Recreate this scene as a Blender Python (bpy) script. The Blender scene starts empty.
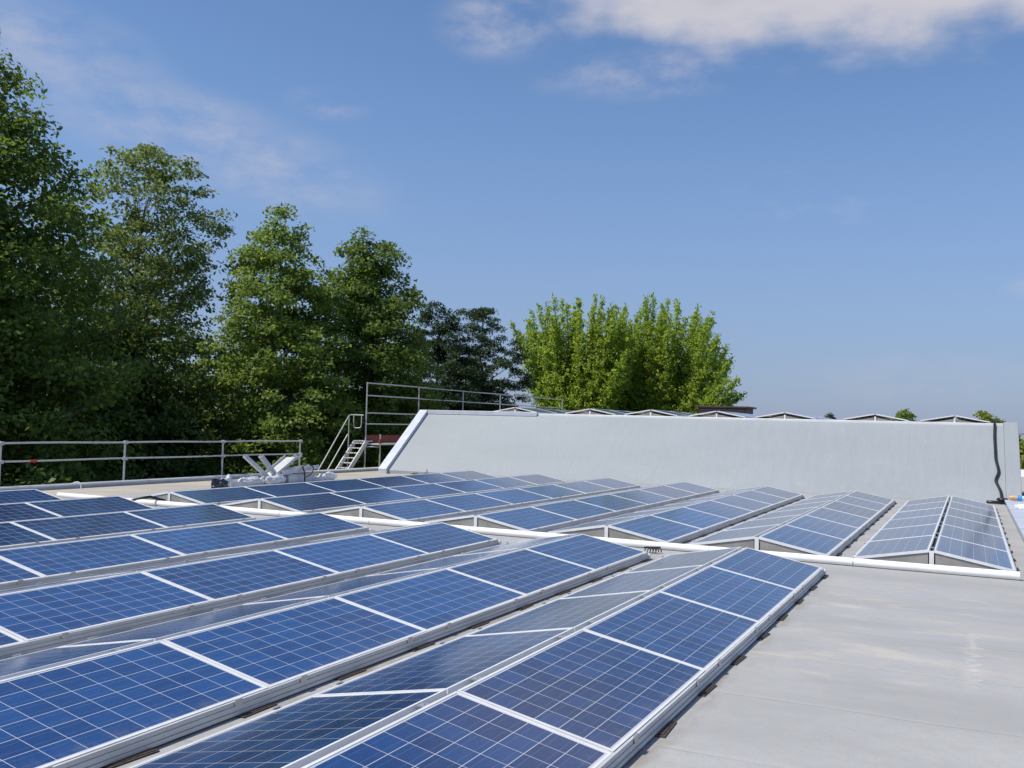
import bpy, bmesh, math, random
import numpy as np
from mathutils import Vector, Matrix

R = math.radians
rnd = random.Random(7)
SC = bpy.context.scene
COL = SC.collection

# ------------------------------------------------------------------ camera
def make_camera():
    f, yaw, pitch, roll = 935.8, R(26.18), R(2.41), R(1.54)
    fw = Vector((-math.sin(yaw)*math.cos(pitch), math.cos(yaw)*math.cos(pitch), math.sin(pitch)))
    rt = Vector((math.cos(yaw), math.sin(yaw), 0)); up = rt.cross(fw)
    r2 = rt*math.cos(roll) + up*math.sin(roll)
    u2 = up*math.cos(roll) - rt*math.sin(roll)
    cam = bpy.data.cameras.new('camera'); o = bpy.data.objects.new('camera', cam); COL.objects.link(o)
    m = Matrix((r2, u2, -fw)).transposed().to_4x4()
    m.translation = (1.7232, -12.7401, 1.7539)
    o.matrix_world = m
    cam.sensor_width = 36.0; cam.lens = 36.0*f/1024.0
    cam.clip_start = 0.05; cam.clip_end = 12000
    SC.camera = o
make_camera()

# ------------------------------------------------------------------ light, sky, exposure
SUN_AZ, SUN_EL = R(-136), R(57)        # azimuth from +Y, positive towards +X
sun_dir = Vector((math.sin(SUN_AZ)*math.cos(SUN_EL), math.cos(SUN_AZ)*math.cos(SUN_EL), math.sin(SUN_EL)))
SUN_STRENGTH, SKY_STRENGTH = 4.6, 0.078

def make_world():
    w = bpy.data.worlds.new('World'); SC.world = w; w.use_nodes = True
    nt = w.node_tree; N = nt.nodes; L = nt.links; N.clear()
    out = N.new('ShaderNodeOutputWorld'); bg = N.new('ShaderNodeBackground')
    bg.inputs[1].default_value = SKY_STRENGTH
    sky = N.new('ShaderNodeTexSky'); sky.sky_type = 'NISHITA'; sky.sun_disc = False
    sky.sun_elevation = SUN_EL; sky.sun_rotation = SUN_AZ
    sky.altitude = 300; sky.air_density = 1.0; sky.dust_density = 0.6; sky.ozone_density = 2.2
    tc = N.new('ShaderNodeTexCoord'); sep = N.new('ShaderNodeSeparateXYZ')
    L.new(tc.outputs['Generated'], sep.inputs[0])
    def M(op, a, b=None, c=None, clamp=False):
        n = N.new('ShaderNodeMath'); n.operation = op; n.use_clamp = clamp
        for i, v in enumerate((a, b, c)):
            if v is None: continue
            if isinstance(v, (int, float)): n.inputs[i].default_value = v
            else: L.new(v, n.inputs[i])
        return n.outputs[0]
    az = M('MULTIPLY', M('ARCTAN2', sep.outputs[0], sep.outputs[1]), 57.29578)
    el = M('MULTIPLY', M('ARCSINE', sep.outputs[2]), 57.29578)
    comb = N.new('ShaderNodeCombineXYZ')
    L.new(M('MULTIPLY', az, 0.10), comb.inputs[0]); L.new(M('MULTIPLY', el, 0.19), comb.inputs[1])
    def noise(scale, detail, rough, off):
        n = N.new('ShaderNodeTexNoise'); n.inputs['Scale'].default_value = scale
        n.inputs['Detail'].default_value = detail; n.inputs['Roughness'].default_value = rough
        mp = N.new('ShaderNodeMapping'); mp.inputs['Location'].default_value = (off, off*.7, 0)
        L.new(comb.outputs[0], mp.inputs[0]); L.new(mp.outputs[0], n.inputs['Vector'])
        return n.outputs[0]
    big = noise(1.3, 7, .52, 3.1); wisp = noise(1.0, 7, .6, 11.3)
    def blob(ca, ce, ra, re, tilt=0.0):
        da = M('SUBTRACT', az, ca)
        de = M('SUBTRACT', M('SUBTRACT', el, ce), M('MULTIPLY', da, tilt))
        q = M('ADD', M('POWER', M('DIVIDE', da, ra), 2.0), M('POWER', M('DIVIDE', de, re), 2.0))
        return M('SUBTRACT', 1.0, M('SQRT', q))
    def smooth(v, a, b):
        n = N.new('ShaderNodeMapRange'); n.interpolation_type = 'SMOOTHSTEP'
        L.new(v, n.inputs[0]); n.inputs[1].default_value = a; n.inputs[2].default_value = b
        return n.outputs[0]
    nz = M('SUBTRACT', big, 0.5); wz = M('SUBTRACT', wisp, 0.5)
    main_b = M('ADD', M('MAXIMUM', blob(-4.0, 26.4, 25.0, 6.0, -0.01), blob(4.0, 24.6, 16.0, 4.0)), M('MULTIPLY', nz, 1.1))
    main_m = smooth(main_b, 0.0, 0.46)
    def wisps(ca, ce, ra, re, tilt, lo, hi, op, nzz):
        return M('MULTIPLY', M('MULTIPLY', smooth(blob(ca, ce, ra, re, tilt), 0.0, 0.75), smooth(nzz, lo, hi)), op)
    fine = noise(2.6, 9, .62, 5.7)
    mixn = M('ADD', M('MULTIPLY', wisp, .5), M('MULTIPLY', fine, .5))
    small_m = wisps(-27.5, 23.4, 5.0, 2.6, 0, .40, .66, .62, mixn)
    fr_m = wisps(-17.0, 20.8, 11.0, 1.9, 0.03, .44, .70, .55, mixn)
    veil_m = wisps(-45.0, 15.6, 14.0, 3.6, -0.22, .34, .68, .62, mixn)
    veil2_m = wisps(-54.0, 19.3, 9.0, 3.4, -0.1, .34, .68, .52, mixn)
    puff_m = wisps(3.6, 8.0, 2.6, .8, 0, .35, .6, .5, mixn)
    p2 = wisps(-8.0, 13.5, 6.5, 2.2, -.1, .48, .72, .34, mixn)
    p3 = wisps(-38.0, 18.4, 3.5, 1.2, 0, .42, .68, .42, mixn)
    p4 = wisps(-2.0, 3.2, 10.0, 2.0, 0, .40, .72, .35, mixn)
    # other fair-weather cloud around the rest of the sky (reflections, side views)
    rest = M('MULTIPLY', smooth(noise(.55, 7, .6, 27.0), 0.56, 0.74), smooth(M('ABSOLUTE', M('ADD', az, 25.0)), 60.0, 85.0))
    tot = main_m
    for m_ in (small_m, fr_m, veil_m, veil2_m, puff_m, p2, p3, p4, rest): tot = M('MAXIMUM', tot, m_)
    # cloud colour: sunlit rim, greyer core
    core = smooth(main_b, 0.30, 1.15)
    cc = N.new('ShaderNodeMix'); cc.data_type = 'RGBA'
    L.new(core, cc.inputs[0]); cc.inputs[6].default_value = (7.5, 7.45, 8.3, 1); cc.inputs[7].default_value = (6.0, 6.0, 7.1, 1)
    L.new(smooth(M('ADD', core, M('MULTIPLY', wz, 1.6)), 0.05, 0.9), cc.inputs[0])
    # slight grade of the sky
    grade = N.new('ShaderNodeMix'); grade.data_type = 'RGBA'; grade.blend_type = 'MULTIPLY'
    grade.inputs[0].default_value = 1.0
    L.new(sky.outputs[0], grade.inputs[6]); grade.inputs[7].default_value = (1.40, 1.58, 1.80, 1)
    hz = N.new('ShaderNodeMix'); hz.data_type = 'RGBA'
    L.new(grade.outputs[2], hz.inputs[6]); hz.inputs[7].default_value = (2.85, 3.55, 6.2, 1)
    hzf = M('MULTIPLY', smooth(el, 22.0, -2.0), 0.75)
    L.new(hzf, hz.inputs[0])
    mx = N.new('ShaderNodeMix'); mx.data_type = 'RGBA'
    L.new(tot, mx.inputs[0]); L.new(hz.outputs[2], mx.inputs[6]); L.new(cc.outputs[2], mx.inputs[7])
    L.new(mx.outputs[2], bg.inputs[0]); L.new(bg.outputs[0], out.inputs[0])
make_world()
def make_sun():
    l = bpy.data.lights.new('sun', 'SUN'); l.energy = SUN_STRENGTH; l.angle = R(0.5); l.color = (1.0, 0.935, 0.82)
    o = bpy.data.objects.new('sun', l); COL.objects.link(o)
    o.rotation_euler = sun_dir.to_track_quat('Z', 'Y').to_euler(); o.location = (-30, 10, 60)
make_sun()
SC.view_settings.view_transform = 'Standard'; SC.view_settings.look = 'None'
SC.view_settings.exposure = 0.0; SC.view_settings.gamma = 1.0; SC.view_settings.use_curve_mapping = False
SC.cycles.max_bounces = 7; SC.cycles.diffuse_bounces = 3; SC.cycles.glossy_bounces = 3
SC.cycles.transmission_bounces = 3; SC.cycles.transparent_max_bounces = 4
SC.cycles.use_denoising = True
try: SC.cycles.denoiser = 'OPENIMAGEDENOISE'
except Exception: pass
SC.cycles.sample_clamp_indirect = 6.0

# ------------------------------------------------------------------ material helpers
class NT:
    def __init__(s, name):
        s.m = bpy.data.materials.new(name); s.m.use_nodes = True
        s.t = s.m.node_tree; s.N = s.t.nodes; s.L = s.t.links
        s.b = s.N['Principled BSDF']; s.out = s.N['Material Output']
    def new(s, k): return s.N.new('ShaderNode'+k)
    def link(s, a, b): s.L.new(a, b)
    def M(s, op, a, b=None, c=None, clamp=False):
        n = s.new('Math'); n.operation = op; n.use_clamp = clamp
        for i, v in enumerate((a, b, c)):
            if v is None: continue
            if isinstance(v, (int, float)): n.inputs[i].default_value = v
            else: s.link(v, n.inputs[i])
        return n.outputs[0]
    def coord(s, which='Object', scale=(1,1,1), loc=(0,0,0), rot=(0,0,0)):
        t = s.new('TexCoord'); mp = s.new('Mapping')
        mp.inputs['Scale'].default_value = scale; mp.inputs['Location'].default_value = loc; mp.inputs['Rotation'].default_value = rot
        s.link(t.outputs[which], mp.inputs[0]); return mp.outputs[0]
    def world(s, scale=(1,1,1), loc=(0,0,0)):
        g = s.new('NewGeometry'); mp = s.new('Mapping')
        mp.inputs['Scale'].default_value = scale; mp.inputs['Location'].default_value = loc
        s.link(g.outputs['Position'], mp.inputs[0]); return mp.outputs[0]
    def noise(s, vec, scale, detail=5, rough=.55):
        n = s.new('TexNoise'); n.inputs['Scale'].default_value = scale; n.inputs['Detail'].default_value = detail
        n.inputs['Roughness'].default_value = rough; s.link(vec, n.inputs['Vector']); return n.outputs[0]
    def ramp(s, v, a, b, lo=0.0, hi=1.0, sm=True):
        n = s.new('MapRange'); n.interpolation_type = 'SMOOTHSTEP' if sm else 'LINEAR'
        s.link(v, n.inputs[0]); n.inputs[1].default_value = a; n.inputs[2].default_value = b
        n.inputs[3].default_value = lo; n.inputs[4].default_value = hi; return n.outputs[0]
    def mix(s, f, a, b):
        n = s.new('Mix'); n.data_type = 'RGBA'
        for i, v in ((0, f), (6, a), (7, b)):
            if isinstance(v, (int, float)): n.inputs[i].default_value = v
            elif isinstance(v, tuple): n.inputs[i].default_value = v if len(v) == 4 else v+(1,)
            else: s.link(v, n.inputs[i])
        return n.outputs[2]
    def set(s, **k):
        for a, v in k.items():
            inp = s.b.inputs[a.replace('_', ' ')]
            if isinstance(v, (int, float)): inp.default_value = v
            elif isinstance(v, tuple): inp.default_value = v if len(v) == 4 else v+(1,)
            else: s.link(v, inp)
        return s
    def bump(s, h, dist, strength=1.0):
        n = s.new('Bump'); n.inputs['Distance'].default_value = dist; n.inputs['Strength'].default_value = strength
        s.link(h, n.inputs['Height']); s.link(n.outputs[0], s.b.inputs['Normal'])

def plain(name, col, rough=.5, metal=0.0, var=.12, scale=6.0):
    n = NT(name); nz = n.noise(n.world(), scale, 6, .6)
    a = tuple(c*(1-var) for c in col); b = tuple(min(1, c*(1+var)) for c in col)
    n.set(Base_Color=n.mix(n.ramp(nz, .3, .7), a, b), Roughness=n.ramp(nz, .3, .7, rough*.85, min(1, rough*1.15)), Metallic=metal)
    return n.m

MAT = {}
MAT['alu'] = plain('anodised_aluminium', (.80, .80, .80), .45, .15, .04, 9)
MAT['alu_rail'] = plain('mill_aluminium', (.58, .58, .575), .5, .2, .07, 5)
MAT['galv'] = plain('galvanised_steel', (.46, .47, .47), .5, .25, .15, 14)
MAT['gable'] = plain('gable_sheet_metal', (.33, .315, .29), .5, .2, .15, 3)
MAT['clamp'] = plain('clamp_aluminium', (.50, .50, .51), .4, .6, .1, 20)
MAT['rubber'] = plain('rubber_granulate', (.060, .045, .036), .9, 0, .5, 60)
MAT['pvc'] = plain('white_plastic_tube', (.86, .86, .85), .32, 0, .05, 2)
MAT['trim'] = plain('coated_sheet_trim', (.55, .59, .66), .42, .2, .06, 2)
MAT['trim_white'] = plain('bright_trim', (.80, .80, .80), .35, .1, .05, 2)
MAT['trim_dark'] = plain('grey_sheet_trim', (.38, .42, .48), .45, .25, .08, 2)
MAT['black'] = plain('black_plastic', (.018, .018, .024), .35, 0, .3, 10)
MAT['white_metal'] = plain('white_coated_metal', (.60, .61, .63), .4, .15, .15, 5)
MAT['red_board'] = plain('red_toe_board', (.20, .035, .028), .6, 0, .3, 3)
MAT['red'] = plain('red_plastic', (.45, .03, .03), .5, 0, .1, 3)
MAT['wall'] = plain('rendered_wall', (.42, .41, .39), .8, 0, .12, .8)
MAT['brown'] = plain('brown_cladding', (.045, .026, .022), .6, 0, .3, 2)
MAT['wood'] = plain('scaffold_plank', (.30, .24, .17), .8, 0, .25, 6)
MAT['bag'] = plain('dark_bag_film', (.025, .028, .045), .25, 0, .5, 8)
MAT['orange'] = plain('orange_plastic', (.55, .33, .18), .5, 0, .1, 5)
MAT['bluecap'] = plain('blue_plastic', (.05, .28, .65), .4, 0, .1, 5)
MAT['house'] = plain('distant_render', (.42, .43, .46), .8, 0, .2, .05)
MAT['house_roof'] = plain('distant_tiles', (.22, .16, .15), .8, 0, .2, .05)
MAT['glass_dark'] = plain('window_glass', (.03, .04, .05), .1, 0, .1, 1)
MAT['sill_white'] = plain('white_building', (.72, .71, .70), .6, 0, .06, .6)

def roof_material():
    n = NT('roof_membrane'); w = n.world()
    sx = n.new('SeparateXYZ'); n.link(w, sx.inputs[0]); X, Y = sx.outputs[0], sx.outputs[1]
    big = n.noise(n.world((.35, .9, 1)), 1.0, 6, .6)
    fine = n.noise(w, 9, 6, .65)
    grain = n.noise(w, 60, 4, .6)
    base = n.mix(n.ramp(big, .3, .7), (.345, .345, .340), (.410, .411, .412))
    base = n.mix(n.M('MULTIPLY', n.ramp(fine, .42, .72), .6), base, (.37, .35, .31))
    base = n.mix(n.M('MULTIPLY', n.ramp(grain, .35, .75), .30), base, (.26, .26, .26))
    # brushed, chalky deposits dried out of puddles on the open roof
    streak = n.noise(n.world((.85, 1.9, 1)), 1.5, 10, .72)
    def area(cx, cy, rx, ry):
        a = n.M('POWER', n.M('DIVIDE', n.M('SUBTRACT', X, cx), rx), 2.0); b = n.M('POWER', n.M('DIVIDE', n.M('SUBTRACT', Y, cy), ry), 2.0)
        return n.ramp(n.M('ADD', a, b), 1.0, .15)
    pud = n.M('MAXIMUM', area(1.1, -1.9, 1.5, 2.3), n.M('MULTIPLY', area(1.0, -4.2, 1.5, 1.6), .8))
    ch = n.M('MULTIPLY', n.ramp(streak, .49, .66), pud)
    base = n.mix(n.M('MULTIPLY', ch, .60), base, (.535, .48, .405))
    ring = n.M('MULTIPLY', n.ramp(n.M('ABSOLUTE', n.M('SUBTRACT', X, n.M('ADD', 1.72, n.M('MULTIPLY', n.M('SUBTRACT', fine, .5), .5)))), .07, .0), area(1.75, -3.9, .5, 1.3))
    base = n.mix(n.M('MULTIPLY', n.M('MULTIPLY', ring, n.ramp(fine, .4, .6)), .6), base, (.58, .54, .48))
    blue = n.M('MULTIPLY', n.ramp(n.noise(n.world((.3, 1.6, 1), (4, 2, 0)), 1.2, 5, .6), .52, .7), pud)
    base = n.mix(n.M('MULTIPLY', blue, .4), base, (.36, .39, .46))
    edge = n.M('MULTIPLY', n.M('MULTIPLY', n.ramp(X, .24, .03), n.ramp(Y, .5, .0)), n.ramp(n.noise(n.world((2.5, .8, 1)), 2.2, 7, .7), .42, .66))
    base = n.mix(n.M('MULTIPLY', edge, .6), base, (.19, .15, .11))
    spk = n.M('MULTIPLY', n.ramp(n.noise(w, 38, 2, .5), .71, .78), .55)
    base = n.mix(spk, base, (.20, .18, .16))
    # sand and dust along the far left strip
    sand = n.M('MULTIPLY', n.ramp(X, -15.5, -17.2), n.ramp(n.noise(w, .8, 6, .6), .32, .6))
    base = n.mix(n.M('MULTIPLY', sand, .75), base, (.50, .43, .32))
    # welded seams of the membrane sheets
    yy = n.M('ADD', Y, n.M('MULTIPLY', n.M('SUBTRACT', n.noise(n.world((1, .1, 1)), .9, 3), .5), .10))
    fr = n.M('FRACT', n.M('DIVIDE', n.M('ADD', yy, 100.0+5.62), 1.31))
    seam = n.ramp(n.M('MINIMUM', fr, n.M('SUBTRACT', 1.0, fr)), .011, .002)
    seam = n.M('MULTIPLY', seam, n.ramp(n.noise(w, .7, 4), .36, .6, .25, 1.0))
    base = n.mix(n.M('MULTIPLY', seam, .42), base, (.22, .215, .21))
    n.set(Base_Color=base, Roughness=n.ramp(big, .3, .7, .55, .8))
    h = n.M('ADD', n.M('MULTIPLY', fine, .25), n.M('ADD', n.M('MULTIPLY', big, .8), n.M('MULTIPLY', n.ramp(fr, .0, .05), .5)))
    wrk = n.noise(n.world((1.2, .35, 1), (3, 7, 0)), 1.6, 3, .5)
    n.bump(n.M('ADD', h, n.M('MULTIPLY', wrk, 1.4)), .014, .7)
    return n.m
MAT['roof'] = roof_material()

def slope_material():
    n = NT('roof_slope_membrane'); w = n.world()
    big = n.noise(n.world((.25, .5, .5)), 1.0, 6, .6); fine = n.noise(w, 4, 7, .65)
    base = n.mix(n.ramp(big, .3, .7), (.272, .303, .325), (.296, .326, .350))
    sx = n.new('SeparateXYZ'); n.link(w, sx.inputs[0]); X, Z = sx.outputs[0], sx.outputs[2]
    base = n.mix(n.M('MULTIPLY', n.M('MULTIPLY', n.ramp(Z, .8, .0), n.ramp(fine, .5, .75)), .14), base, (.52, .50, .46))
    xs = n.M('ADD', X, n.M('MULTIPLY', n.M('SUBTRACT', n.noise(w, .8, 3), .5), .12))
    fr = n.M('FRACT', n.M('DIVIDE', n.M('ADD', xs, 100.3), 1.52))
    seam = n.ramp(n.M('MINIMUM', fr, n.M('SUBTRACT', 1.0, fr)), .008, .001)
    base = n.mix(n.M('MULTIPLY', seam, .22), base, (.24, .26, .28))
    wr = n.noise(n.world((3.0, .9, .9), (2, 0, 0)), 1.3, 4, .5)
    scuff = n.M('MULTIPLY', n.ramp(n.noise(n.world((4, 1.2, 1.2), (9, 1, 0)), 1.4, 8, .7), .62, .74), .45)
    base = n.mix(n.M('MULTIPLY', scuff, .4), base, (.60, .61, .62))
    n.set(Base_Color=base, Roughness=.6)
    n.bump(n.M('ADD', n.M('MULTIPLY', wr, 1.0), n.M('ADD', n.M('MULTIPLY', fine, .2), n.M('MULTIPLY', n.ramp(fr, 0, .04), .08))), .03, .6)
    return n.m
MAT['slope'] = slope_material()

PL, PW, PT = 1.957, 0.990, 0.038      # solar panel length, width, frame depth
def cell_material():
    n = NT('polycrystalline_cells')
    t = n.new('TexCoord'); s = n.new('SeparateXYZ'); n.link(t.outputs['Object'], s.inputs[0])
    mx, my = .030, .030
    px, py = (PL-2*mx)/10, (PW-2*my)/6
    u = n.M('DIVIDE', n.M('ADD', s.outputs[0], PL/2-mx), px); v = n.M('DIVIDE', n.M('SUBTRACT', s.outputs[1], my), py)
    fu, fv = n.M('FRACT', u), n.M('FRACT', v)
    du = n.M('MULTIPLY', n.M('MINIMUM', fu, n.M('SUBTRACT', 1.0, fu)), px)
    dv = n.M('MULTIPLY', n.M('MINIMUM', fv, n.M('SUBTRACT', 1.0, fv)), py)
    gap = n.M('LESS_THAN', n.M('MINIMUM', du, dv), .0021)
    ou = n.M('GREATER_THAN', n.M('ABSOLUTE', n.M('SUBTRACT', u, 5.0)), 5.0); ov = n.M('GREATER_THAN', n.M('ABSOLUTE', n.M('SUBTRACT', v, 3.0)), 3.0)
    white = n.M('MAXIMUM', gap, n.M('MAXIMUM', ou, ov))
    b1 = n.M('ABSOLUTE', n.M('SUBTRACT', n.M('ABSOLUTE', n.M('SUBTRACT', fv, .5)), .25))
    bus = n.M('LESS_THAN', n.M('MULTIPLY', b1, py), .0011)
    oi = n.new('ObjectInfo')
    cb = n.new('CombineXYZ'); n.link(n.M('FLOOR', u), cb.inputs[0]); n.link(n.M('FLOOR', v), cb.inputs[1]); n.link(n.M('MULTIPLY', oi.outputs['Random'], 97.0), cb.inputs[2])
    wn = n.new('TexWhiteNoise'); n.link(cb.outputs[0], wn.inputs['Vector'])
    vo = n.new('TexVoronoi'); vo.inputs['Scale'].default_value = 70
    mp = n.new('Mapping'); n.link(t.outputs['Object'], mp.inputs[0])
    off = n.new('CombineXYZ'); n.link(n.M('MULTIPLY', oi.outputs['Random'], 31.0), off.inputs[0]); n.link(n.M('MULTIPLY', wn.outputs[0], 5.0), off.inputs[1])
    n.link(off.outputs[0], mp.inputs['Location']); n.link(mp.outputs[0], vo.inputs['Vector'])
    sp = n.new('SeparateColor'); n.link(vo.outputs['Color'], sp.inputs[0])
    tone = n.M('ADD', n.M('MULTIPLY', wn.outputs[0], .62), n.M('MULTIPLY', sp.outputs[0], .30))
    tone = n.M('ADD', tone, n.M('MULTIPLY', n.M('SUBTRACT', oi.outputs['Random'], .5), .75), clamp=True)
    cell = n.mix(tone, (.0045, .024, .098), (.011, .064, .215))
    viol = n.M('MULTIPLY', n.ramp(n.M('FRACT', n.M('MULTIPLY', oi.outputs['Random'], 7.3)), .55, 1.0), .15)
    cell = n.mix(viol, cell, (.015, .042, .170))
    col = n.mix(n.M('MULTIPLY', bus, .28), cell, (.30, .34, .42))
    col = n.mix(white, col, (.52, .54, .57))
    dirt = n.noise(n.coord('Object', (1.2, 4, 1)), 2.2, 6, .65)
    col = n.mix(n.M('MULTIPLY', n.ramp(dirt, .4, .8), .035), col, (.42, .41, .38))
    vs_ = n.new('TexVoronoi'); vs_.inputs['Scale'].default_value = 3.2; n.link(mp.outputs[0], vs_.inputs['Vector'])
    sc_ = n.new('SeparateColor'); n.link(vs_.outputs['Color'], sc_.inputs[0])
    spot = n.M('MULTIPLY', n.ramp(vs_.outputs['Distance'], .035, .018), n.M('GREATER_THAN', sc_.outputs[1], .86))
    col = n.mix(n.M('MULTIPLY', spot, .55), col, (.45, .43, .38))
    dust = n.M('MULTIPLY', n.ramp(s.outputs[1], PW-.16, PW-.02), n.ramp(n.noise(n.coord('Object', (3, 1.2, 1)), 3.0, 5, .65), .35, .7))
    col = n.mix(n.M('MULTIPLY', dust, .13), col, (.40, .37, .32))
    n.set(Base_Color=col, Roughness=.45, IOR=1.45, Coat_Weight=1.0, Coat_IOR=1.42, Coat_Roughness=n.ramp(dirt, .3, .7, .13, .16))
    n.b.inputs['Specular IOR Level'].default_value = .25
    return n.m
MAT['cells'] = cell_material()

# ------------------------------------------------------------------ mesh helpers
class MB:
    def __init__(s): s.v = []; s.f = []; s.mi = []; s.smooth = []
    def add(s, vs, fs, mi=0, smooth=False):
        o = len(s.v); s.v += [tuple(x) for x in vs]
        for f in fs: s.f.append(tuple(i+o for i in f)); s.mi.append(mi); s.smooth.append(smooth)
    def box(s, a, b, mi=0, M=None):
        x0, y0, z0 = a; x1, y1, z1 = b
        vs = [(x0,y0,z0),(x1,y0,z0),(x1,y1,z0),(x0,y1,z0),(x0,y0,z1),(x1,y0,z1),(x1,y1,z1),(x0,y1,z1)]
        if M is not None: vs = [tuple(M @ Vector(v)) for v in vs]
        s.add(vs, [(3,2,1,0),(4,5,6,7),(0,1,5,4),(1,2,6,5),(2,3,7,6),(3,0,4,7)], mi); return s
    def tube(s, pts, r, seg=10, mi=0, cap=True):
        pts = [Vector(p) for p in pts]; n = len(pts); rr = r if isinstance(r, (list, tuple)) else [r]*n
        rings = []
        up = Vector((0, 0, 1)); prev = None
        for i, p in enumerate(pts):
            t = (pts[min(i+1, n-1)]-pts[max(i-1, 0)]).normalized()
            if prev is None:
                a = t.cross(up)
                if a.length < 1e-3: a = t.cross(Vector((1, 0, 0)))
            else: a = prev - t*prev.dot(t)
            a.normalize(); prev = a; b = t.cross(a)
            rings.append([p + (a*math.cos(2*math.pi*k/seg) + b*math.sin(2*math.pi*k/seg))*rr[i] for k in range(seg)])
        vs = [v for r_ in rings for v in r_]; fs = []
        for i in range(n-1):
            for k in range(seg):
                k2 = (k+1) % seg; fs.append((i*seg+k, i*seg+k2, (i+1)*seg+k2, (i+1)*seg+k))
        o = len(s.v); s.add(vs, fs, mi, True)
        if cap:
            s.add(rings[0], [tuple(reversed(range(seg)))], mi); s.add(rings[-1], [tuple(range(seg))], mi)
        return s
    def prism(s, poly, x0, x1, mi=0):                       # polygon in (y, z), extruded along x
        n = len(poly)
        vs = [(x0, y, z) for y, z in poly] + [(x1, y, z) for y, z in poly]
        fs = [tuple(reversed(range(n))), tuple(range(n, 2*n))] + [(i, (i+1) % n, n+(i+1) % n, n+i) for i in range(n)]
        s.add(vs, fs, mi); return s
    def prism_y(s, poly, y0, y1, mi=0):                     # polygon in (x, z), extruded along y
        n = len(poly)
        vs = [(x, y0, z) for x, z in poly] + [(x, y1, z) for x, z in poly]
        fs = [tuple(range(n)), tuple(reversed(range(n, 2*n)))] + [(i, n+i, n+(i+1) % n, (i+1) % n) for i in range(n)]
        s.add(vs, fs, mi); return s
    def mesh(s, name, mats):
        me = bpy.data.meshes.new(name); me.from_pydata(s.v, [], s.f)
        for m in (mats if isinstance(mats, (list, tuple)) else [mats]): me.materials.append(m)
        me.polygons.foreach_set('material_index', s.mi); me.polygons.foreach_set('use_smooth', s.smooth)
        bm = bmesh.new(); bm.from_mesh(me); bmesh.ops.recalc_face_normals(bm, faces=bm.faces[:]); bm.to_mesh(me); bm.free()
        me.update(); return me
    def build(s, name, mats, parent=None, bevel=0.0):
        o = link(name, s.mesh(name, mats), parent)
        if bevel:
            b = o.modifiers.new('bevel', 'BEVEL'); b.width = bevel; b.segments = 2; b.limit_method = 'ANGLE'
        return o
def link(name, me, parent=None):
    o = bpy.data.objects.new(name, me); COL.objects.link(o)
    if parent: o.parent = parent
    return o
def tag(o, label, cat, group=None):
    o['label'] = label; o['category'] = cat
    if group: o['group'] = group
    return o
def thing(name, label, cat, loc=(0,0,0), group=None):
    o = bpy.data.objects.new(name, None); COL.objects.link(o); o.location = loc; o.empty_display_size = .2
    return tag(o, label, cat, group)
def kind(o, k): o['kind'] = k; return o
ORD = ['', 'first', 'second', 'third', 'fourth', 'fifth', 'sixth', 'seventh', 'eighth', 'ninth', 'tenth']

# ------------------------------------------------------------------ ground and far land
GZ = -6.5
def ground_material():
    n = NT('grass_ground'); w = n.world()
    a = n.noise(w, .03, 6, .6); b = n.noise(w, .8, 6, .65)
    c = n.mix(n.ramp(a, .35, .65), (.045, .075, .022), (.085, .11, .040))
    c = n.mix(n.ramp(b, .4, .7, 0, .5), c, (.03, .05, .016)); n.set(Base_Color=c, Roughness=.95); return n.m
g = MB(); S = 5000
nx = 12
for i in range(nx):
    for j in range(nx):
        x0, x1 = -S+2*S*i/nx, -S+2*S*(i+1)/nx; y0, y1 = -S+2*S*j/nx, -S+2*S*(j+1)/nx
        g.add([(x0,y0,GZ),(x1,y0,GZ),(x1,y1,GZ),(x0,y1,GZ)], [(0,1,2,3)])
kind(g.build('ground', ground_material()), 'structure')
# low wooded rise with the edge of a town on it
h = MB(); hn = 60; hr = random.Random(3)
prof = [14 + 5*math.sin(i*.31) + 3*math.sin(i*.83+1) for i in range(hn+1)]
vs = []
for i in range(hn+1):
    a = R(-70 + 110*i/hn); ca, sa = math.sin(a), math.cos(a)
    for d, k in ((1500, 0), (1900, .75), (2400, 1.0), (2900, 0)):
        vs.append((ca*d, sa*d, GZ - .5 + k*(prof[i])))
h.add(vs, [(i*4+k, i*4+k+1, (i+1)*4+k+1, (i+1)*4+k) for i in range(hn) for k in range(3)], 0, True)
hm = NT('wooded_hill'); hw = hm.world()
hm.set(Base_Color=hm.mix(hm.ramp(hm.noise(hw, .02, 6, .6), .4, .62), (.045, .07, .045), (.10, .13, .075)), Roughness=.95)
kind(h.build('hill', hm.m), 'structure')
hr = random.Random(12)
for k in range(9):
    a = R([2.15, 2.5, 2.9, 3.3, 3.8, 4.4, 5.1, 1.2, 0.3][k]); d = [1480, 1560, 1450, 1600, 1500, 1620, 1480, 1560, 1500][k]
    x, y = 1.7+math.sin(a)*d, math.cos(a)*d; wd, dp, ht = hr.uniform(9, 15), 10, [9, 13, 8, 12, 7, 14, 9, 8, 10][k]
    t = thing('distant_house', 'tiny pale town house, %s, on the hill at right edge, %s from left' % ('flat roof' if k % 3 == 1 else 'brown roof', ORD[[3,4,5,6,7,8,9,2,1][k]]), 'house', (x, y, GZ-.3), 'houses of the distant town')
    w_ = MB(); w_.box((-wd/2, -dp/2, 0), (wd/2, dp/2, ht)); w_.build('wall', MAT['house'], t)
    r_ = MB()
    if k % 3 == 1: r_.box((-wd/2-.3, -dp/2-.3, ht+.01), (wd/2+.3, dp/2+.3, ht+.6))
    else: r_.prism([(-dp/2-.5, ht+.01), (dp/2+.5, ht+.01), (0, ht+3.6)], -wd/2-.4, wd/2+.4)
    r_.build('roof', MAT['house_roof'], t)

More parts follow.
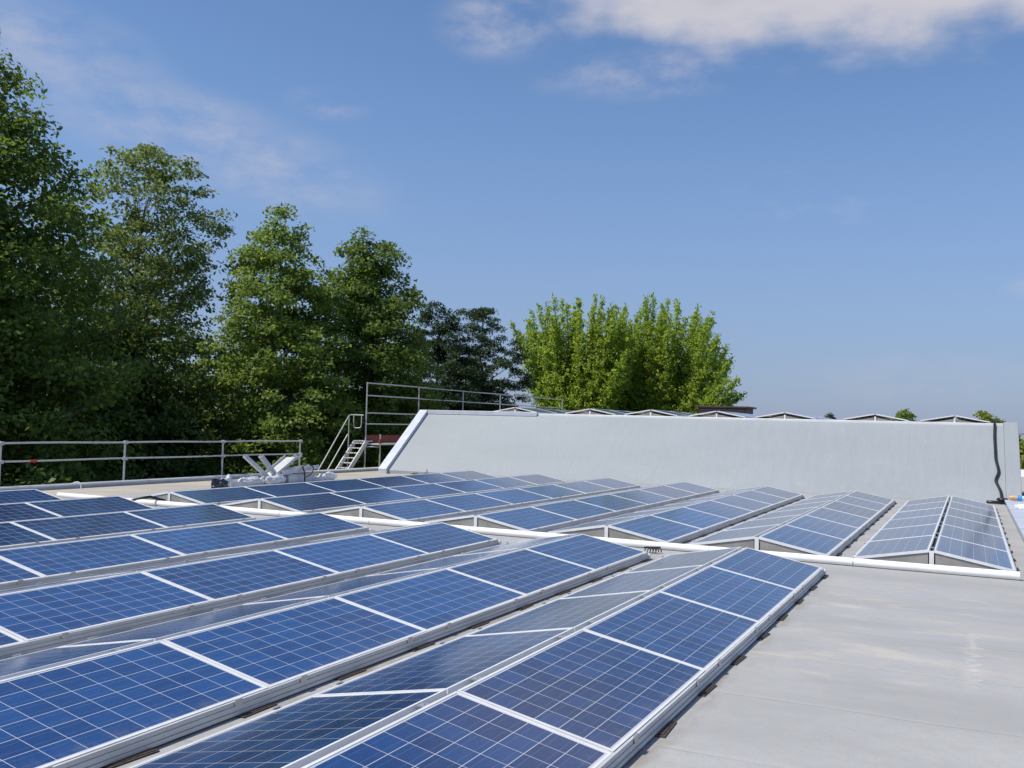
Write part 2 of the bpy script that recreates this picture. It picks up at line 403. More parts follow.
# ------------------------------------------------------------------ the building under our feet
RZ = -0.10                    # lower roof level
XL, XR = -20.3, 3.0           # outer faces
SY0, SZ0, SY1, SZ1 = 16.55, RZ, 19.3, 2.10     # the sloped roof strip
UY1 = 42.5                    # far end of the upper roof
BLD = thing('flat_roofed_building', 'large flat roofed building carrying both solar roofs, with a pale slope between them', 'building', (-8.6, 10, GZ))
def part(mb, name, mat, bevel=0.0, label=None):
    o = mb.build(name, mat, None, bevel); o.parent = BLD; o.matrix_parent_inverse = Matrix.Translation(BLD.location).inverted()
    if label: o['label'] = label
    return o
LZ = lambda x: RZ - max(0.0, (-14.0-x)/5.9)*.21      # the roof falls gently towards the left edge
b = MB(); b.prism_y([(2.56, RZ-.3), (2.56, RZ), (-14.0, RZ), (-19.9, RZ-.21), (-19.9, RZ-.3)], -24, 16.545); b.prism_y([(-18.07, RZ-.3), (-18.07, LZ(-18.07)), (-19.9, RZ-.21), (-19.9, RZ-.3)], 16.546, UY1); part(b, 'lower_roof', MAT['roof'], label='grey membrane roof with dried puddle marks')
# walls below
b = MB(); b.box((XL+.02, -24.3, GZ), (XL+.3, UY1+.2, RZ-.31)); b.box((XR-.3, -24.3, GZ), (XR-.02, UY1+.2, RZ-.31)); b.box((XL+.31, -24.3, GZ), (XR-.31, -24.02, RZ-.31)); part(b, 'wall', MAT['wall'])
# slope slab
dy, dz = SY1-SY0, SZ1-SZ0; ln = math.hypot(dy, dz); ny, nz_ = -dz/ln, dy/ln
b = MB(); b.prism([(SY0, SZ0+.004), (SY1, SZ1), (SY1, SZ1-.35), (SY0+.5, SZ0-.30), (SY0, SZ0-.30)], -17.695, 2.60); part(b, 'sloped_roof', MAT['slope'], label='pale grey sloping membrane strip facing the lower panels')
# upper roof body
b = MB(); b.box((-18.04, SY1+.004, RZ-.3), (2.99, UY1, 2.0)); part(b, 'upper_storey', MAT['wall'])
b = MB(); b.box((-18.03, SY1+.3, 2.004), (2.98, UY1-.02, 2.04)); part(b, 'upper_roof', MAT['roof'])
# rake trims: raised sheet-metal upstands at both ends of the slope
def rake(x0, x1, hgt, name, mat, label):
    b = MB(); o_ = hgt
    p0 = (SY0-.32, SZ0-.0); 
    a0 = (SY0+ny*o_-.02*dy, SZ0+nz_*o_-.02*dz); a1 = (SY1+.25, SZ1+.02+o_*.72)
    b.prism([(SY0-.12, SZ0-.28), (SY0-.12, SZ0+.003), (a0[0], a0[1]), (SY1+ny*o_, SZ1+nz_*o_), (SY1+.35, SZ1+nz_*o_), (SY1+.35, SZ1-.5), (SY0+.25, SZ0-.28)], x0, x1)
    return part(b, name, mat, .012, label)
rake(-18.06, -17.70, .13, 'rake_trim', MAT['trim'], 'left raking sheet metal upstand')
rake(2.605, 2.985, .12, 'rake_trim', MAT['slope'], 'right upstand beside the black cable')
# top edge trim
b = MB(); b.box((-12.9, SY1-.02, 2.04), (2.60, SY1+.20, 2.152)); part(b, 'edge_trim', MAT['trim_white'], .012, 'bright white edging along the top of the slope')
b = MB(); b.box((-17.69, SY1-.10, 2.04), (-12.91, SY1+.20, 2.20)); part(b, 'edge_trim', MAT['trim'], .012, 'grey blue thicker edging at the left end')
# parapets
b = MB(); b.box((-20.28, -24, RZ-.305), (-19.90, UY1, -.232)); part(b, 'parapet', MAT['trim_dark'])
b = MB(); b.box((-20.32, -24, -.229), (-19.86, UY1, -.195)); part(b, 'parapet_cap', MAT['trim'], .008)
b = MB(); b.box((2.565, -24, RZ-.255), (2.97, 15.65, .03)); part(b, 'parapet', MAT['trim_dark'])
b = MB(); b.box((2.535, -24, .034), (3.02, 15.66, .07))
for k in range(16): b.box((2.53, -23+k*2.5, .072), (3.024, -22.93+k*2.5, .078))
part(b, 'parapet_cap', MAT['trim'], .006)

# ------------------------------------------------------------------ solar panels
TH = math.asin(.1827/.99); CT, ST = math.cos(TH), math.sin(TH)
LP = 1.971                    # pitch of panels along a row
HW, G, W = .973, .0635, 2.36
def frame_mesh():
    m = MB(); l = .017; hx = PL/2
    m.box((-hx, 0, -PT), (hx, l, 0)); m.box((-hx, PW-l, -PT), (hx, PW, 0))
    m.box((-hx, l, -PT), (-hx+l, PW-l, 0)); m.box((hx-l, l, -PT), (hx, PW-l, 0)); return m.mesh('frame', MAT['alu'])
def glass_mesh():
    m = MB(); hx = PL/2; l = .0165
    m.box((-hx+l, l, -.010), (hx-l, PW-l, -.0035)); return m.mesh('cell_sheet', MAT['cells'])
FRAME, GLASS = frame_mesh(), glass_mesh()
proto = thing('solar_panel', 'blue solar panel', 'solar panel'); link('frame', FRAME, proto); link('cell_sheet', GLASS, proto)
proto_used = [False]
jit = random.Random(5)
def place_panel(xr, yc, zr, side, label, group, pitch):
    """xr: x of the ridge-side edge, yc: centre along the row, zr: height of the ridge edge"""
    if not proto_used[0]: o = proto; proto_used[0] = True
    else:
        o = proto.copy(); COL.objects.link(o)
        for ch in proto.children:
            c = ch.copy(); COL.objects.link(c); c.parent = o
    th = TH + R(jit.uniform(-.18, .18)); c, s = math.cos(th), math.sin(th)
    if side > 0: m = Matrix(((0, c, s), (-1, 0, 0), (0, -s, c)))
    else: m = Matrix(((0, -c, -s), (1, 0, 0), (0, -s, c)))
    m = m.to_4x4(); m.translation = (xr, yc, zr)
    sc = Matrix.Diagonal((pitch/LP, 1, 1, 1))
    o.matrix_world = m @ sc
    o['label'] = label; o['group'] = group; o['category'] = 'solar panel'
    return o

# rack prototype meshes per length
def eave_mesh(L):
    m = MB()                                   # extruded profile, y from 0 to -L, outer face towards +x
    m.box((.0008, -L, -.032), (.020, 0, -.004)); m.box((.0008, -L, -.064), (.025, 0, -.0335)); m.box((.0008, -L, -.088), (.034, 0, -.0655))
    return m.mesh('side_rail', MAT['alu_rail'])
def ridge_mesh(L):
    m = MB(); m.box((-.020, -L, -.120), (.020, 0, -.095)); m.box((-.012, -L, -.18), (.012, 0, -.121)); return m.mesh('ridge_rail', MAT['alu_rail'])
def gable_mesh(side):
    m = MB(); s_ = side
    tri = [(s_*.045, 0), (s_*.93, 0), (s_*.93, .056), (s_*.045, .222)]
    m.prism_y(tri if s_ > 0 else list(reversed(tri)), -.004, .004); return m.mesh('end_plate', MAT['gable'])
def post_mesh():
    m = MB(); m.box((-.030, -.018, 0), (.030, .018, .265)); m.box((-.05, -.03, .001), (.05, .03, .008)); return m.mesh('end_post', MAT['alu'])
def pad_mesh():
    m = MB(); pr = random.Random(9)
    m.box((-.10, -.16, 0), (.060, .16, .008)); m.box((-.09, -.13, .0081), (.045, .145, .012)); return m.mesh('rubber_pad', MAT['rubber'])
def clamp_mesh():
    m = MB(); m.box((-.026, -.035, 0), (.026, .035, .006)); m.tube([(0, 0, .006), (0, 0, .013)], .008, 6); return m.mesh('clamp', MAT['clamp'])
def tray_clip_mesh():
    m = MB(); m.box((-.003, -.03, -.032), (.004, .03, .004)); m.box((-.012, -.03, .0045), (.004, .03, .009)); return m.mesh('clamp', MAT['clamp'])
def cap_mesh():
    m = MB(); m.box((-.03, -.032, 0), (.032, .03, .05)); m.box((.0, -.02, .051), (.028, .022, .075)); return m.mesh('end_cap', MAT['pvc'])
ENDCAP = cap_mesh()
GAB = {1: gable_mesh(1), -1: gable_mesh(-1)}; POST = post_mesh(); PAD = pad_mesh(); CLAMP = clamp_mesh(); TCLIP = tray_clip_mesh()
EAVE, RIDGE = {}, {}
def place_rack(xr, yfar, zr, n, pitch, zroof, label, group, detail=True):
    L = n*pitch; k = round(L, 3)
    if k not in EAVE: EAVE[k] = eave_mesh(L-.01); RIDGE[k] = ridge_mesh(L-.01)
    xm = xr - G/2                                  # middle of the ridge
    t = thing('mounting_rack', label, 'mounting rack', (xm, yfar, zroof), group)
    he = zr - .1827 - zroof                        # eave height above the roof
    for sd in (1, -1):
        o = link('side_rail', EAVE[k], t); o.location = (sd*(HW+G/2), -.005 if sd > 0 else -L+.005, he); o.rotation_euler = (0, 0, 0 if sd > 0 else math.pi)
        for yy in (-.026, -L+.026):
            o = link('end_plate', GAB[sd], t); o.location = (0, yy, .012)
        npad = int(2*n)
        for q in range(npad):
            o = link('rubber_pad', PAD, t); o.location = (sd*(HW+G/2+.022), -.17-q*pitch/2, .001); o.rotation_euler = (0, 0, (0 if sd > 0 else math.pi)+R(jit.uniform(-4, 4)))
    if detail:
        o = link('end_cap', ENDCAP, t); o.location = (HW+G/2+.012, .035, .001)
    for yy in (-.022, -L+.022):
        o = link('end_post', POST, t); o.location = (0, yy, 0)
    o = link('ridge_rail', RIDGE[k], t); o.location = (0, -.005, zr-zroof)
    if detail:
        for q in range(n):
            for f in (.16, .84):
                o = link('clamp', CLAMP, t); o.location = (0, -(q+f)*pitch, zr-zroof-.010)
                for sd in (1, -1):
                    o = link('clamp', TCLIP, t); o.location = (sd*(HW+G/2+.027), -(q+f)*pitch, he-.001); o.rotation_euler = (0, 0, 0 if sd > 0 else math.pi)

NBLK = 'solar panels of the front array'; FBLK = 'solar panels of the back array'; UBLK = 'solar panels on the upper roof'
for t in range(0, 7):                                                   # front array, ends on y = 0
    xr = -HW - t*W; n = 6
    for k in range(n):
        pos = ORD[k+1]
        place_panel(xr, -(k+.5)*LP, .1827, 1, f'blue panel, {pos} from far end, right slope of {ORD[t+1]} front row from bare roof', NBLK, LP)
        place_panel(xr-G, -(k+.5)*LP, .1827, -1, f'blue panel, {pos} from far end, left slope of {ORD[t+1]} front row from bare roof', NBLK, LP)
    place_rack(xr, 0, .1827, n, LP, RZ, f'silver mounting rack with dark rubber pads under the {ORD[t+1]} front row from the bare roof', 'mounting racks of the front array')
LF = 2.150; YN = 1.36; NF = 6
for t in range(-1, 6):                                                  # back array
    xr = -.11 - HW - t*W
    for k in range(NF):
        y = YN + (k+.5)*LF; pos = ORD[k+1]
        place_panel(xr, y, .1827, 1, f'blue panel, {pos} from near end, right slope of {ORD[t+2]} back row from right edge', FBLK, LF)
        place_panel(xr-G, y, .1827, -1, f'blue panel, {pos} from near end, left slope of {ORD[t+2]} back row from right edge', FBLK, LF)
    place_rack(xr, YN+NF*LF, .1827, NF, LF, RZ, f'silver mounting rack with grey gable plates under the {ORD[t+2]} back row from the right edge', 'mounting racks of the back array')
UX = [1.27, -1.12, -4.05, -6.43, -8.88, -11.28, -14.45]; UY = 20.55
for q, xr in enumerate(UX):                                             # upper roof
    for k in range(4):
        pos = ORD[k+1]
        for sd, nm in ((1, 'right'), (-1, 'left')):
            place_panel(xr if sd > 0 else xr-G, UY+(k+.5)*LP, 2.40, sd, f'dark panel, {pos} from slope edge, {nm} side of {ORD[q+1]} upper roof row from right', UBLK, LP)
    place_rack(xr, UY+4*LP, 2.40, 4, LP, 2.04, f'white edged gable rack peeping over the slope, {ORD[q+1]} upper roof row from the right', 'mounting racks on the upper roof', False)

# ------------------------------------------------------------------ conduit, cables, loose things on the roof
b = MB(); y_, r_ = 1.145, .056
xs = [-15.9+2.02*i for i in range(10)]
t = thing('white_conduit', 'long white plastic conduit lying across the roof before the back array gables', 'conduit', (-6.8, y_, RZ))
def loc_build(mb, name, mat, par, bevel=0.0):
    o = mb.build(name, mat, None, bevel); o.parent = par; o.matrix_parent_inverse = Matrix.Translation(par.location).inverted(); return o
b.tube([(-15.9, y_, RZ+r_), (2.30, y_, RZ+r_)], r_, 14); loc_build(b, 'pipe', MAT['pvc'], t)
for x in xs[1:9]:
    c = MB(); c.tube([(x-.006, y_, RZ+r_), (x+.006, y_, RZ+r_)], r_+.0012, 14); loc_build(c, 'joint_sleeve', MAT['trim_dark'], t)
b = MB()
for j in range(5):
    x = -2.58+j*.042; b.tube([(x, .56, RZ+.012), (x+.01, .59, RZ+.07), (x+.02, .66, RZ+.09), (x+.03, .74, RZ+.06), (x+.03, .77, RZ+.012)], .009, 6)
b.tube([(-2.60, .60, RZ+.085), (-2.36, .66, RZ+.098)], .009, 6)
tag(b.build('cable_loops', MAT['black']), 'small black cable loops lying at the far end of the second front row', 'cable')
b = MB(); b.tube([(-12.95, 1.30, RZ+.10), (-13.05, 1.0, RZ+.19), (-13.25, .85, RZ+.15), (-13.45, .78, RZ+.06), (-13.6, .72, RZ+.03)], .028, 8)
tag(b.build('loose_cable', MAT['black']), 'thick black cable end sticking out beside the far left gable', 'cable')
# black cable down the slope
def sl(y): return SZ0+(y-SY0)*dz/dy
pts = []
for x, y in [(2.36, 19.42), (2.36, 19.15), (2.35, 18.7), (2.36, 18.1), (2.37, 17.7), (2.42, 17.35), (2.43, 17.15), (2.37, 16.92), (2.36, 16.78), (2.42, 16.58), (2.47, 16.4), (2.49, 16.2), (2.51, 16.05)]:
    y = 19.3-(19.3-y)*(SY1-SY0)/3.3 if y < 19.3 else y
    pts.append(Vector((x, y, sl(y)+.055 if y < 19.2 else 2.21)))
def spline(ps, k=6):
    out = []
    for i in range(len(ps)-1):
        p0, p1, p2, p3 = ps[max(i-1, 0)], ps[i], ps[i+1], ps[min(i+2, len(ps)-1)]
        for j in range(k):
            u = j/k; out.append(.5*((2*p1)+(p2-p0)*u+(2*p0-5*p1+4*p2-p3)*u*u+(3*p1-p0-3*p2+p3)*u**3))
    return out+[ps[-1]]
b = MB(); b.tube(spline(pts), .040, 10)
tail = [pts[-1], Vector((2.50, 16.35, RZ+.06)), Vector((2.40, 16.22, RZ+.055)), Vector((2.24, 16.20, RZ+.055)), Vector((2.12, 16.24, RZ+.055))]
b.tube(spline(tail), .045, 10)
b.tube([(2.50+.11*math.cos(a), 16.36+.11*math.sin(a), RZ+.13) for a in [k*math.pi/7 for k in range(15)]], .04, 8, cap=False)
tag(b.build('black_cable', MAT['black']), 'thick black corrugated cable snaking down the right end of the pale slope', 'cable')
# things on the right parapet
t = thing('plastic_bottle', 'small orange bottle with a blue band lying on the right parapet', 'bottle', (2.80, 15.3, .082))
b = MB(); b.tube([(-.17, 0, .07), (-.10, 0, .07), (.02, 0, .07)], [.045, .07, .07], 10); b.build('body', MAT['orange'], t)
b = MB(); b.tube([(.021, 0, .071), (.13, 0, .071)], .074, 10); b.build('band', MAT['bluecap'], t)
b = MB(); b.tube([(.131, 0, .07), (.20, 0, .07), (.24, 0, .07)], [.068, .05, .03], 10); b.build('neck', MAT['pvc'], t)
b = MB(); b.box((-.15, -.28, 0), (.15, .28, .07)); b.box((-.10, -.2, .071), (.12, .22, .10))
o = b.build('white_box', MAT['pvc'], None, .015); o.location = (2.84, 12.3, .08); o.rotation_euler = (0, 0, .15)
tag(o, 'flat white plastic box resting on the right parapet cap', 'box')
# stop on the roof at the foot of the slope
t = thing('lightning_rod_base', 'small dark lightning rod holder standing on the roof at the slope foot', 'rod holder', (-15.55, 15.75, LZ(-15.55)))
b = MB(); b.tube([(0, 0, .001), (0, 0, .06), (0, 0, .08)], [.10, .10, .06], 12); b.build('foot', MAT['rubber'], t)
b = MB(); b.tube([(0, 0, .081), (0, 0, .20)], .03, 8); b.build('rod', MAT['galv'], t)
b = MB(); pr = random.Random(2)
b.tube([(-16.30, 15.9, RZ-.05), (-16.2, 15.92, RZ-.02), (-16.08, 15.95, RZ-.02), (-16.0, 15.9, RZ-.04)], [.02, .045, .04, .02], 7)
tag(b.build('dirt_clod', plain('dry_soil', (.22, .16, .10), .9, 0, .4, 12)), 'small brown clod of dirt at the left foot of the slope', 'dirt')
b = MB(); b.box((-.45, -.10, .002), (.45, .10, .05)); o = b.build('wooden_plank', MAT['wood'], None, .008); o.location = (-19.2, 14.2, LZ(-19.2)+.012); o.rotation_euler = (0, 0, 1.45)
tag(o, 'short weathered wooden plank lying on the sandy roof below the stair', 'plank')
b = MB(); b.tube(spline([Vector(p) for p in [(-19.86, 4.62, -.19), (-19.7, 4.65, -.12), (-19.6, 4.7, -.15), (-19.58, 4.72, -.30)]]), .012, 6)
tag(b.build('white_wire', MAT['pvc']), 'thin white wire bent down from the left parapet edge', 'wire')

# ------------------------------------------------------------------ pile of aluminium profiles
PG = 'aluminium profiles piled on the roof'
t = thing('cable_tray', 'long pale metal tray with triangular brackets lying at the bottom of the profile pile', 'tray', (-15.45, 7.6, LZ(-15.45)+.012), PG)
b = MB(); b.box((.24, -2.0, .001), (.255, 2.1, .20)); b.box((-.255, -2.0, .001), (-.24, 2.1, .22)); b.box((-.24, -2.0, .001), (.24, 2.1, .012)); b.build('channel', MAT['white_metal'], t)
for y in (-1.55, -.75, .1, 1.75):
    c = MB(); c.prism([(y-.28, .013), (y+.28, .013), (y, .29)], -.20, -.17); c.prism([(y-.28, .013), (y+.28, .013), (y, .29)], .16, .19); c.build('bracket', MAT['white_metal'], t)
def bar(name, label, cat, p0, p1, wd, hg, mat, lip=True):
    p0, p1 = Vector(p0), Vector(p1); d = p1-p0; L_ = d.length
    o_ = MB(); o_.box((0, -wd/2, -hg/2), (L_, wd/2, -hg/2+.012))
    if lip: o_.box((0, -wd/2, -hg/2+.0121), (L_, -wd/2+.012, hg/2)); o_.box((0, wd/2-.012, -hg/2+.0121), (L_, wd/2, hg/2))
    ob = o_.build(name, mat); q = d.to_track_quat('X', 'Z'); ob.rotation_mode = 'QUATERNION'; ob.rotation_quaternion = q; ob.location = p0
    return tag(ob, label, cat, PG)
bar('aluminium_channel', 'grey aluminium channel leaning up and left, outer one of the pair on the pile', 'profile', (-15.42, 7.25, .12), (-15.62, 6.55, .70), .12, .09, MAT['white_metal'])
bar('aluminium_channel', 'grey aluminium channel leaning up and left, darker inner one of the pair on the pile', 'profile', (-15.25, 7.45, .10), (-15.38, 6.90, .70), .13, .10, MAT['alu_rail'])
bar('aluminium_channel', 'broad pale channel leaning up and right across the top of the pile', 'profile', (-15.35, 7.15, .14), (-15.45, 8.25, .66), .42, .08, MAT['alu_rail'])
bar('aluminium_channel', 'narrow grey channel crossing behind the broad pale one on the pile', 'profile', (-15.65, 7.70, .28), (-15.75, 8.95, .66), .20, .07, MAT['alu_rail'])
bar('aluminium_channel', 'level pale channel lying on top of the pile at its right end', 'profile', (-15.25, 7.45, .24), (-15.30, 9.10, .36), .34, .12, MAT['white_metal'])
bar('aluminium_channel', 'long bare channel lying flat in front of the tray at the pile', 'profile', (-15.05, 6.2, -.08), (-15.05, 10.2, -.08), .16, .07, MAT['alu_rail'])
b = MB(); b.box((-.18, -.62, 0), (.18, .62, .25)); b.box((-.20, -.64, .251), (.20, .64, .28)); o = b.build('metal_box', MAT['white_metal'], None, .01); o.location = (-15.32, 8.35, -.09); o.rotation_euler = (0, 0, .06)
tag(o, 'closed pale metal box section lying on the tray in the pile', 'box', PG)
b = MB(); c = b; 
b.tube(spline([Vector(p) for p in [(-15.06, 8.25, .40), (-15.02, 8.30, .25), (-15.01, 8.32, .05), (-15.0, 8.30, -.10)]]), .022, 7)
b.tube(spline([Vector(p) for p in [(-15.06, 8.25, .38), (-15.05, 8.50, .46), (-15.04, 8.72, .34), (-15.03, 8.60, .16), (-15.03, 8.40, .10)]]), .016, 7)
tag(b.build('hanging_strap', MAT['rubber']), 'dark strap hanging over the front of the profile pile', 'strap')
def crumple(center, size, seed, name, mat, label):
    bm = bmesh.new(); bmesh.ops.create_icosphere(bm, subdivisions=3, radius=1.0); rr = random.Random(seed)
    ph = [(Vector((rr.uniform(-1, 1), rr.uniform(-1, 1), rr.uniform(-1, 1)))*rr.uniform(2, 6), rr.uniform(0, 6)) for _ in range(9)]
    for v in bm.verts:
        d = v.co.normalized(); k = 1+sum(.085*math.sin(q.dot(d)*1.6+a) for q, a in ph)
        v.co = Vector((d.x*size[0]*k, d.y*size[1]*k, max(d.z*size[2]*k, -size[2]*.55)))
    me = bpy.data.meshes.new(name); bm.to_mesh(me); bm.free(); me.materials.append(mat)
    o = link(name, me); o.location = center; return tag(o, label, 'bag')
crumple((-15.42, 5.45, LZ(-15.4)+.11), (.13, .26, .17), 4, 'plastic_bag', MAT['bag'], 'crumpled dark blue plastic bag at the left end of the profile pile')
FILM = plain('crumpled_film', (.62, .63, .65), .22, .1, .18, 9)
for k, (x, y, sx_, sy_, sz_, lb) in enumerate([
    (-15.50, 5.80, .14, .26, .20, 'crumpled silvery film right beside the dark bag of the pile'),
    (-15.38, 6.45, .15, .34, .15, 'crumpled silvery film in the left part of the tray'),
    (-15.40, 6.75, .14, .22, .11, 'low crumpled silvery film lying left of the leaning channels'),
    (-15.12, 7.2, .12, .34, .18, 'crumpled silvery film bunched below the leaning channels'),
    (-15.30, 9.75, .14, .34, .16, 'crumpled silvery film at the right end of the tray')]):
    crumple((x, y, LZ(x)+.16), (sx_, sy_, sz_), 8+5*k, 'plastic_film', FILM, lb)

# ------------------------------------------------------------------ guard rail on the left edge
t = thing('guard_rail', 'grey tube guard rail with two rails along the left roof edge', 'railing', (-20.42, 6.85, RZ))
def tl(mb, name, mat): return loc_build(mb, name, mat, t)
for k, y in enumerate((14.79, 10.83, 6.85, 2.95, -1.0, -5.0)):
    b = MB(); b.tube([(-20.42, y, -1.2), (-20.42, y, .95)], .028, 10); tl(b, 'post', MAT['galv'])
    for z in (.90, .43):
        c = MB(); c.box((-20.46, y-.045, z-.045), (-20.34, y+.045, z+.045)); tl(c, 'coupler', MAT['galv'])
ys = [-8+.6*i for i in range(39)]
b = MB(); b.tube([(-20.375, min(y, 14.85), .905+.007*math.sin(y*1.6+.8)) for y in ys], .025, 8); tl(b, 'top_rail', MAT['galv'])
b = MB(); b.tube([(-20.375, min(y, 14.85), .435+.006*math.sin(y*1.2)) for y in ys], .023, 8); tl(b, 'mid_rail', MAT['galv'])
b = MB(); b.tube([(-20.375, 3.75, .435+.006*math.sin(3.75*1.2)), (-20.375, 3.95, .435+.006*math.sin(3.95*1.2))], .034, 8); tl(b, 'red_sleeve', MAT['red'])

# ------------------------------------------------------------------ scaffold and stair
t = thing('scaffold', 'grey tube scaffold with red toe boards along the left side of the upper roof', 'scaffold', (-21.0, 30, GZ))
SP = (19.75, 23.85, 28.0, 32.1, 36.3, 40.6)
for k, y in enumerate(SP):
    b = MB(); b.tube([(-21.0, y, GZ), (-21.0, y, 3.32)], .030, 10); tl(b, 'post', MAT['galv'])
    b = MB(); b.tube([(-20.50, y+.35, GZ), (-20.50, y+.35, 1.15)], .030, 10); tl(b, 'post', MAT['galv'])
    b = MB(); b.tube([(-21.0, y+.05, .62), (-20.5, y+.3, .62)], .025, 8); tl(b, 'transom', MAT['galv'])
for z in (3.28, 2.76, 2.03, 1.57):
    for k in range(5):
        b = MB(); b.tube([(-20.95, SP[k]-.06, z), (-20.95, SP[k+1]+.06, z+.01)], .025, 8); tl(b, 'rail', MAT['galv'])
b = MB(); b.box((-21.05, 19.9, .70), (-20.42, 41, .765)); tl(b, 'deck', MAT['alu_rail'])
for k in range(5):
    b = MB(); b.box((-21.06, SP[k]+.06, .79), (-21.03, SP[k+1]-.04, 1.10)); tl(b, 'toe_board', MAT['red_board'])
b = MB(); b.box((-20.53, 20.02, .74), (-20.47, 20.14, .95)); tl(b, 'red_clamp', MAT['red_board'])
b = MB(); b.box((-21.75, 15.0, -.50), (-20.45, 19.7, -.42)); tl(b, 'lower_deck', MAT['wood'])
for y in (15.2, 17.4, 19.6):
    for x in (-21.7, -20.55):
        b = MB(); b.tube([(x, y, GZ), (x, y, -.505)], .030, 8); tl(b, 'lower_post', MAT['galv'])
t = thing('scaffold_stair', 'steep pale metal stair with a tube handrail climbing to the scaffold deck', 'stair', (-21.3, 18.6, -.42))
def stringer(x):
    b = MB(); b.prism([(18.40, -.41), (18.70, -.41), (19.93, .82), (19.65, .82)], x-.02, x+.02); tl(b, 'stringer', MAT['white_metal'])
stringer(-20.98); stringer(-21.56)
for k in range(6):
    z = -.24+k*.20; yc = 18.57+(z+.41)*.945
    b = MB(); b.box((-21.535, yc-.09, z-.02), (-21.005, yc+.11, z+.015)); tl(b, 'tread', MAT['alu'])
b = MB(); b.box((-21.58, 19.68, .825), (-20.96, 20.2, .87)); tl(b, 'landing', MAT['white_metal'])
b = MB(); b.tube([(-21.6, 17.37, -.40), (-21.6, 19.37, 1.90), (-21.6, 19.47, 1.93), (-21.05, 19.62, 1.93)], .025, 8); tl(b, 'handrail', MAT['galv'])
b = MB(); b.tube([(-21.6, 17.97, -.40), (-21.6, 19.32, 1.12)], .025, 8); tl(b, 'knee_rail', MAT['galv'])
b = MB(); b.tube([(-21.6, 19.38, -.40), (-21.6, 19.38, 1.88)], .022, 8); tl(b, 'handrail_post', MAT['galv'])
b = MB(); b.tube(spline([Vector(p) for p in [(-21.45, 19.5, 1.92), (-21.45, 19.5, 1.5), (-21.38, 19.5, 1.40), (-21.2, 19.55, 1.40), (-21.12, 19.58, 1.5), (-21.12, 19.58, 1.92)]], 4), .022, 8); tl(b, 'guard_loop', MAT['galv'])

# ------------------------------------------------------------------ roof box on the upper roof
t = thing('rooftop_vent_box', 'flat dark brown vent box with an overhanging lid on the upper roof behind the panels', 'roof vent', (-9.7, 36.0, 2.14))
b = MB(); b.box((-1.30, -.9, -.098), (1.15, .9, .70)); b.build('body', MAT['brown'], t)
b = MB()
for k in range(4): b.box((-1.25, -.93, .30+k*.09), (1.10, -.902, .345+k*.09))
b.build('louvre', plain('grey_louvre', (.16, .13, .13), .6, 0, .15, 3), t)
b = MB(); b.box((-1.45, -1.05, .701), (1.30, 1.05, .79)); b.build('lid', MAT['brown'], t, .015)
b = MB(); b.tube([(1.2, -.95, .002), (1.2, -.95, .70)], .05, 8); b.build('pipe', MAT['brown'], t)

# ------------------------------------------------------------------ neighbouring building on the right
t = thing('white_flat_building', 'low white flat roofed building behind trees at the right edge', 'building', (14.0, 55, GZ))
b = MB(); b.box((-10.3, -6, 0), (12, 7, 5.1)); b.build('wall', plain('plaster', (.50, .49, .47), .8, 0, .08, .5), t)
b = MB(); b.box((-10.6, -6.3, 5.15), (12.3, 7.3, 5.98)); b.build('roof_fascia', MAT['sill_white'], t)
b = MB(); b.box((-10.62, -6.34, 5.06), (12.32, 7.34, 5.145)); b.build('gutter', MAT['trim_dark'], t)
for k in range(6):
    f = MB(); x = -9.5+k*3.6; f.box((x, -6.08, 1.3), (x+2.0, -6.002, 4.2)); w_ = f.build('window', MAT['sill_white'], t)
    f = MB(); f.box((x+.1, -6.11, 1.4), (x+1.9, -6.082, 4.1)); f.build('pane', MAT['glass_dark'], w_)

# ------------------------------------------------------------------ trees
def leaf_material(name, lo, hi, trans, tcol, rough=.5):
    n = NT(name); g_ = n.new('NewGeometry')
    r1 = g_.outputs['Random Per Island']
    big = n.noise(n.world(), .55, 3, .5)
    f = n.M('ADD', n.M('MULTIPLY', r1, .65), n.M('MULTIPLY', n.ramp(big, .3, .7), .35))
    col = n.mix(f, lo, hi)
    n.set(Base_Color=col, Roughness=rough); n.b.inputs['Specular IOR Level'].default_value = .28
    tr = n.new('BsdfTranslucent'); tc_ = n.mix(f, tuple(c*.7 for c in tcol), tcol); n.link(tc_, tr.inputs[0])
    ms = n.new('MixShader'); ms.inputs[0].default_value = trans
    n.link(n.b.outputs[0], ms.inputs[1]); n.link(tr.outputs[0], ms.inputs[2]); n.link(ms.outputs[0], n.out.inputs[0])
    return n.m
BARK = {}
def bark(name, a, b_):
    n = NT(name); z = n.noise(n.world((4, 4, .8)), 3, 6, .65); n.set(Base_Color=n.mix(n.ramp(z, .3, .7), a, b_), Roughness=.9); n.bump(z, .03, .6); return n.m
BARK['grey'] = bark('grey_bark', (.07, .06, .048), (.17, .15, .125)); BARK['brown'] = bark('brown_bark', (.045, .033, .025), (.12, .09, .065))

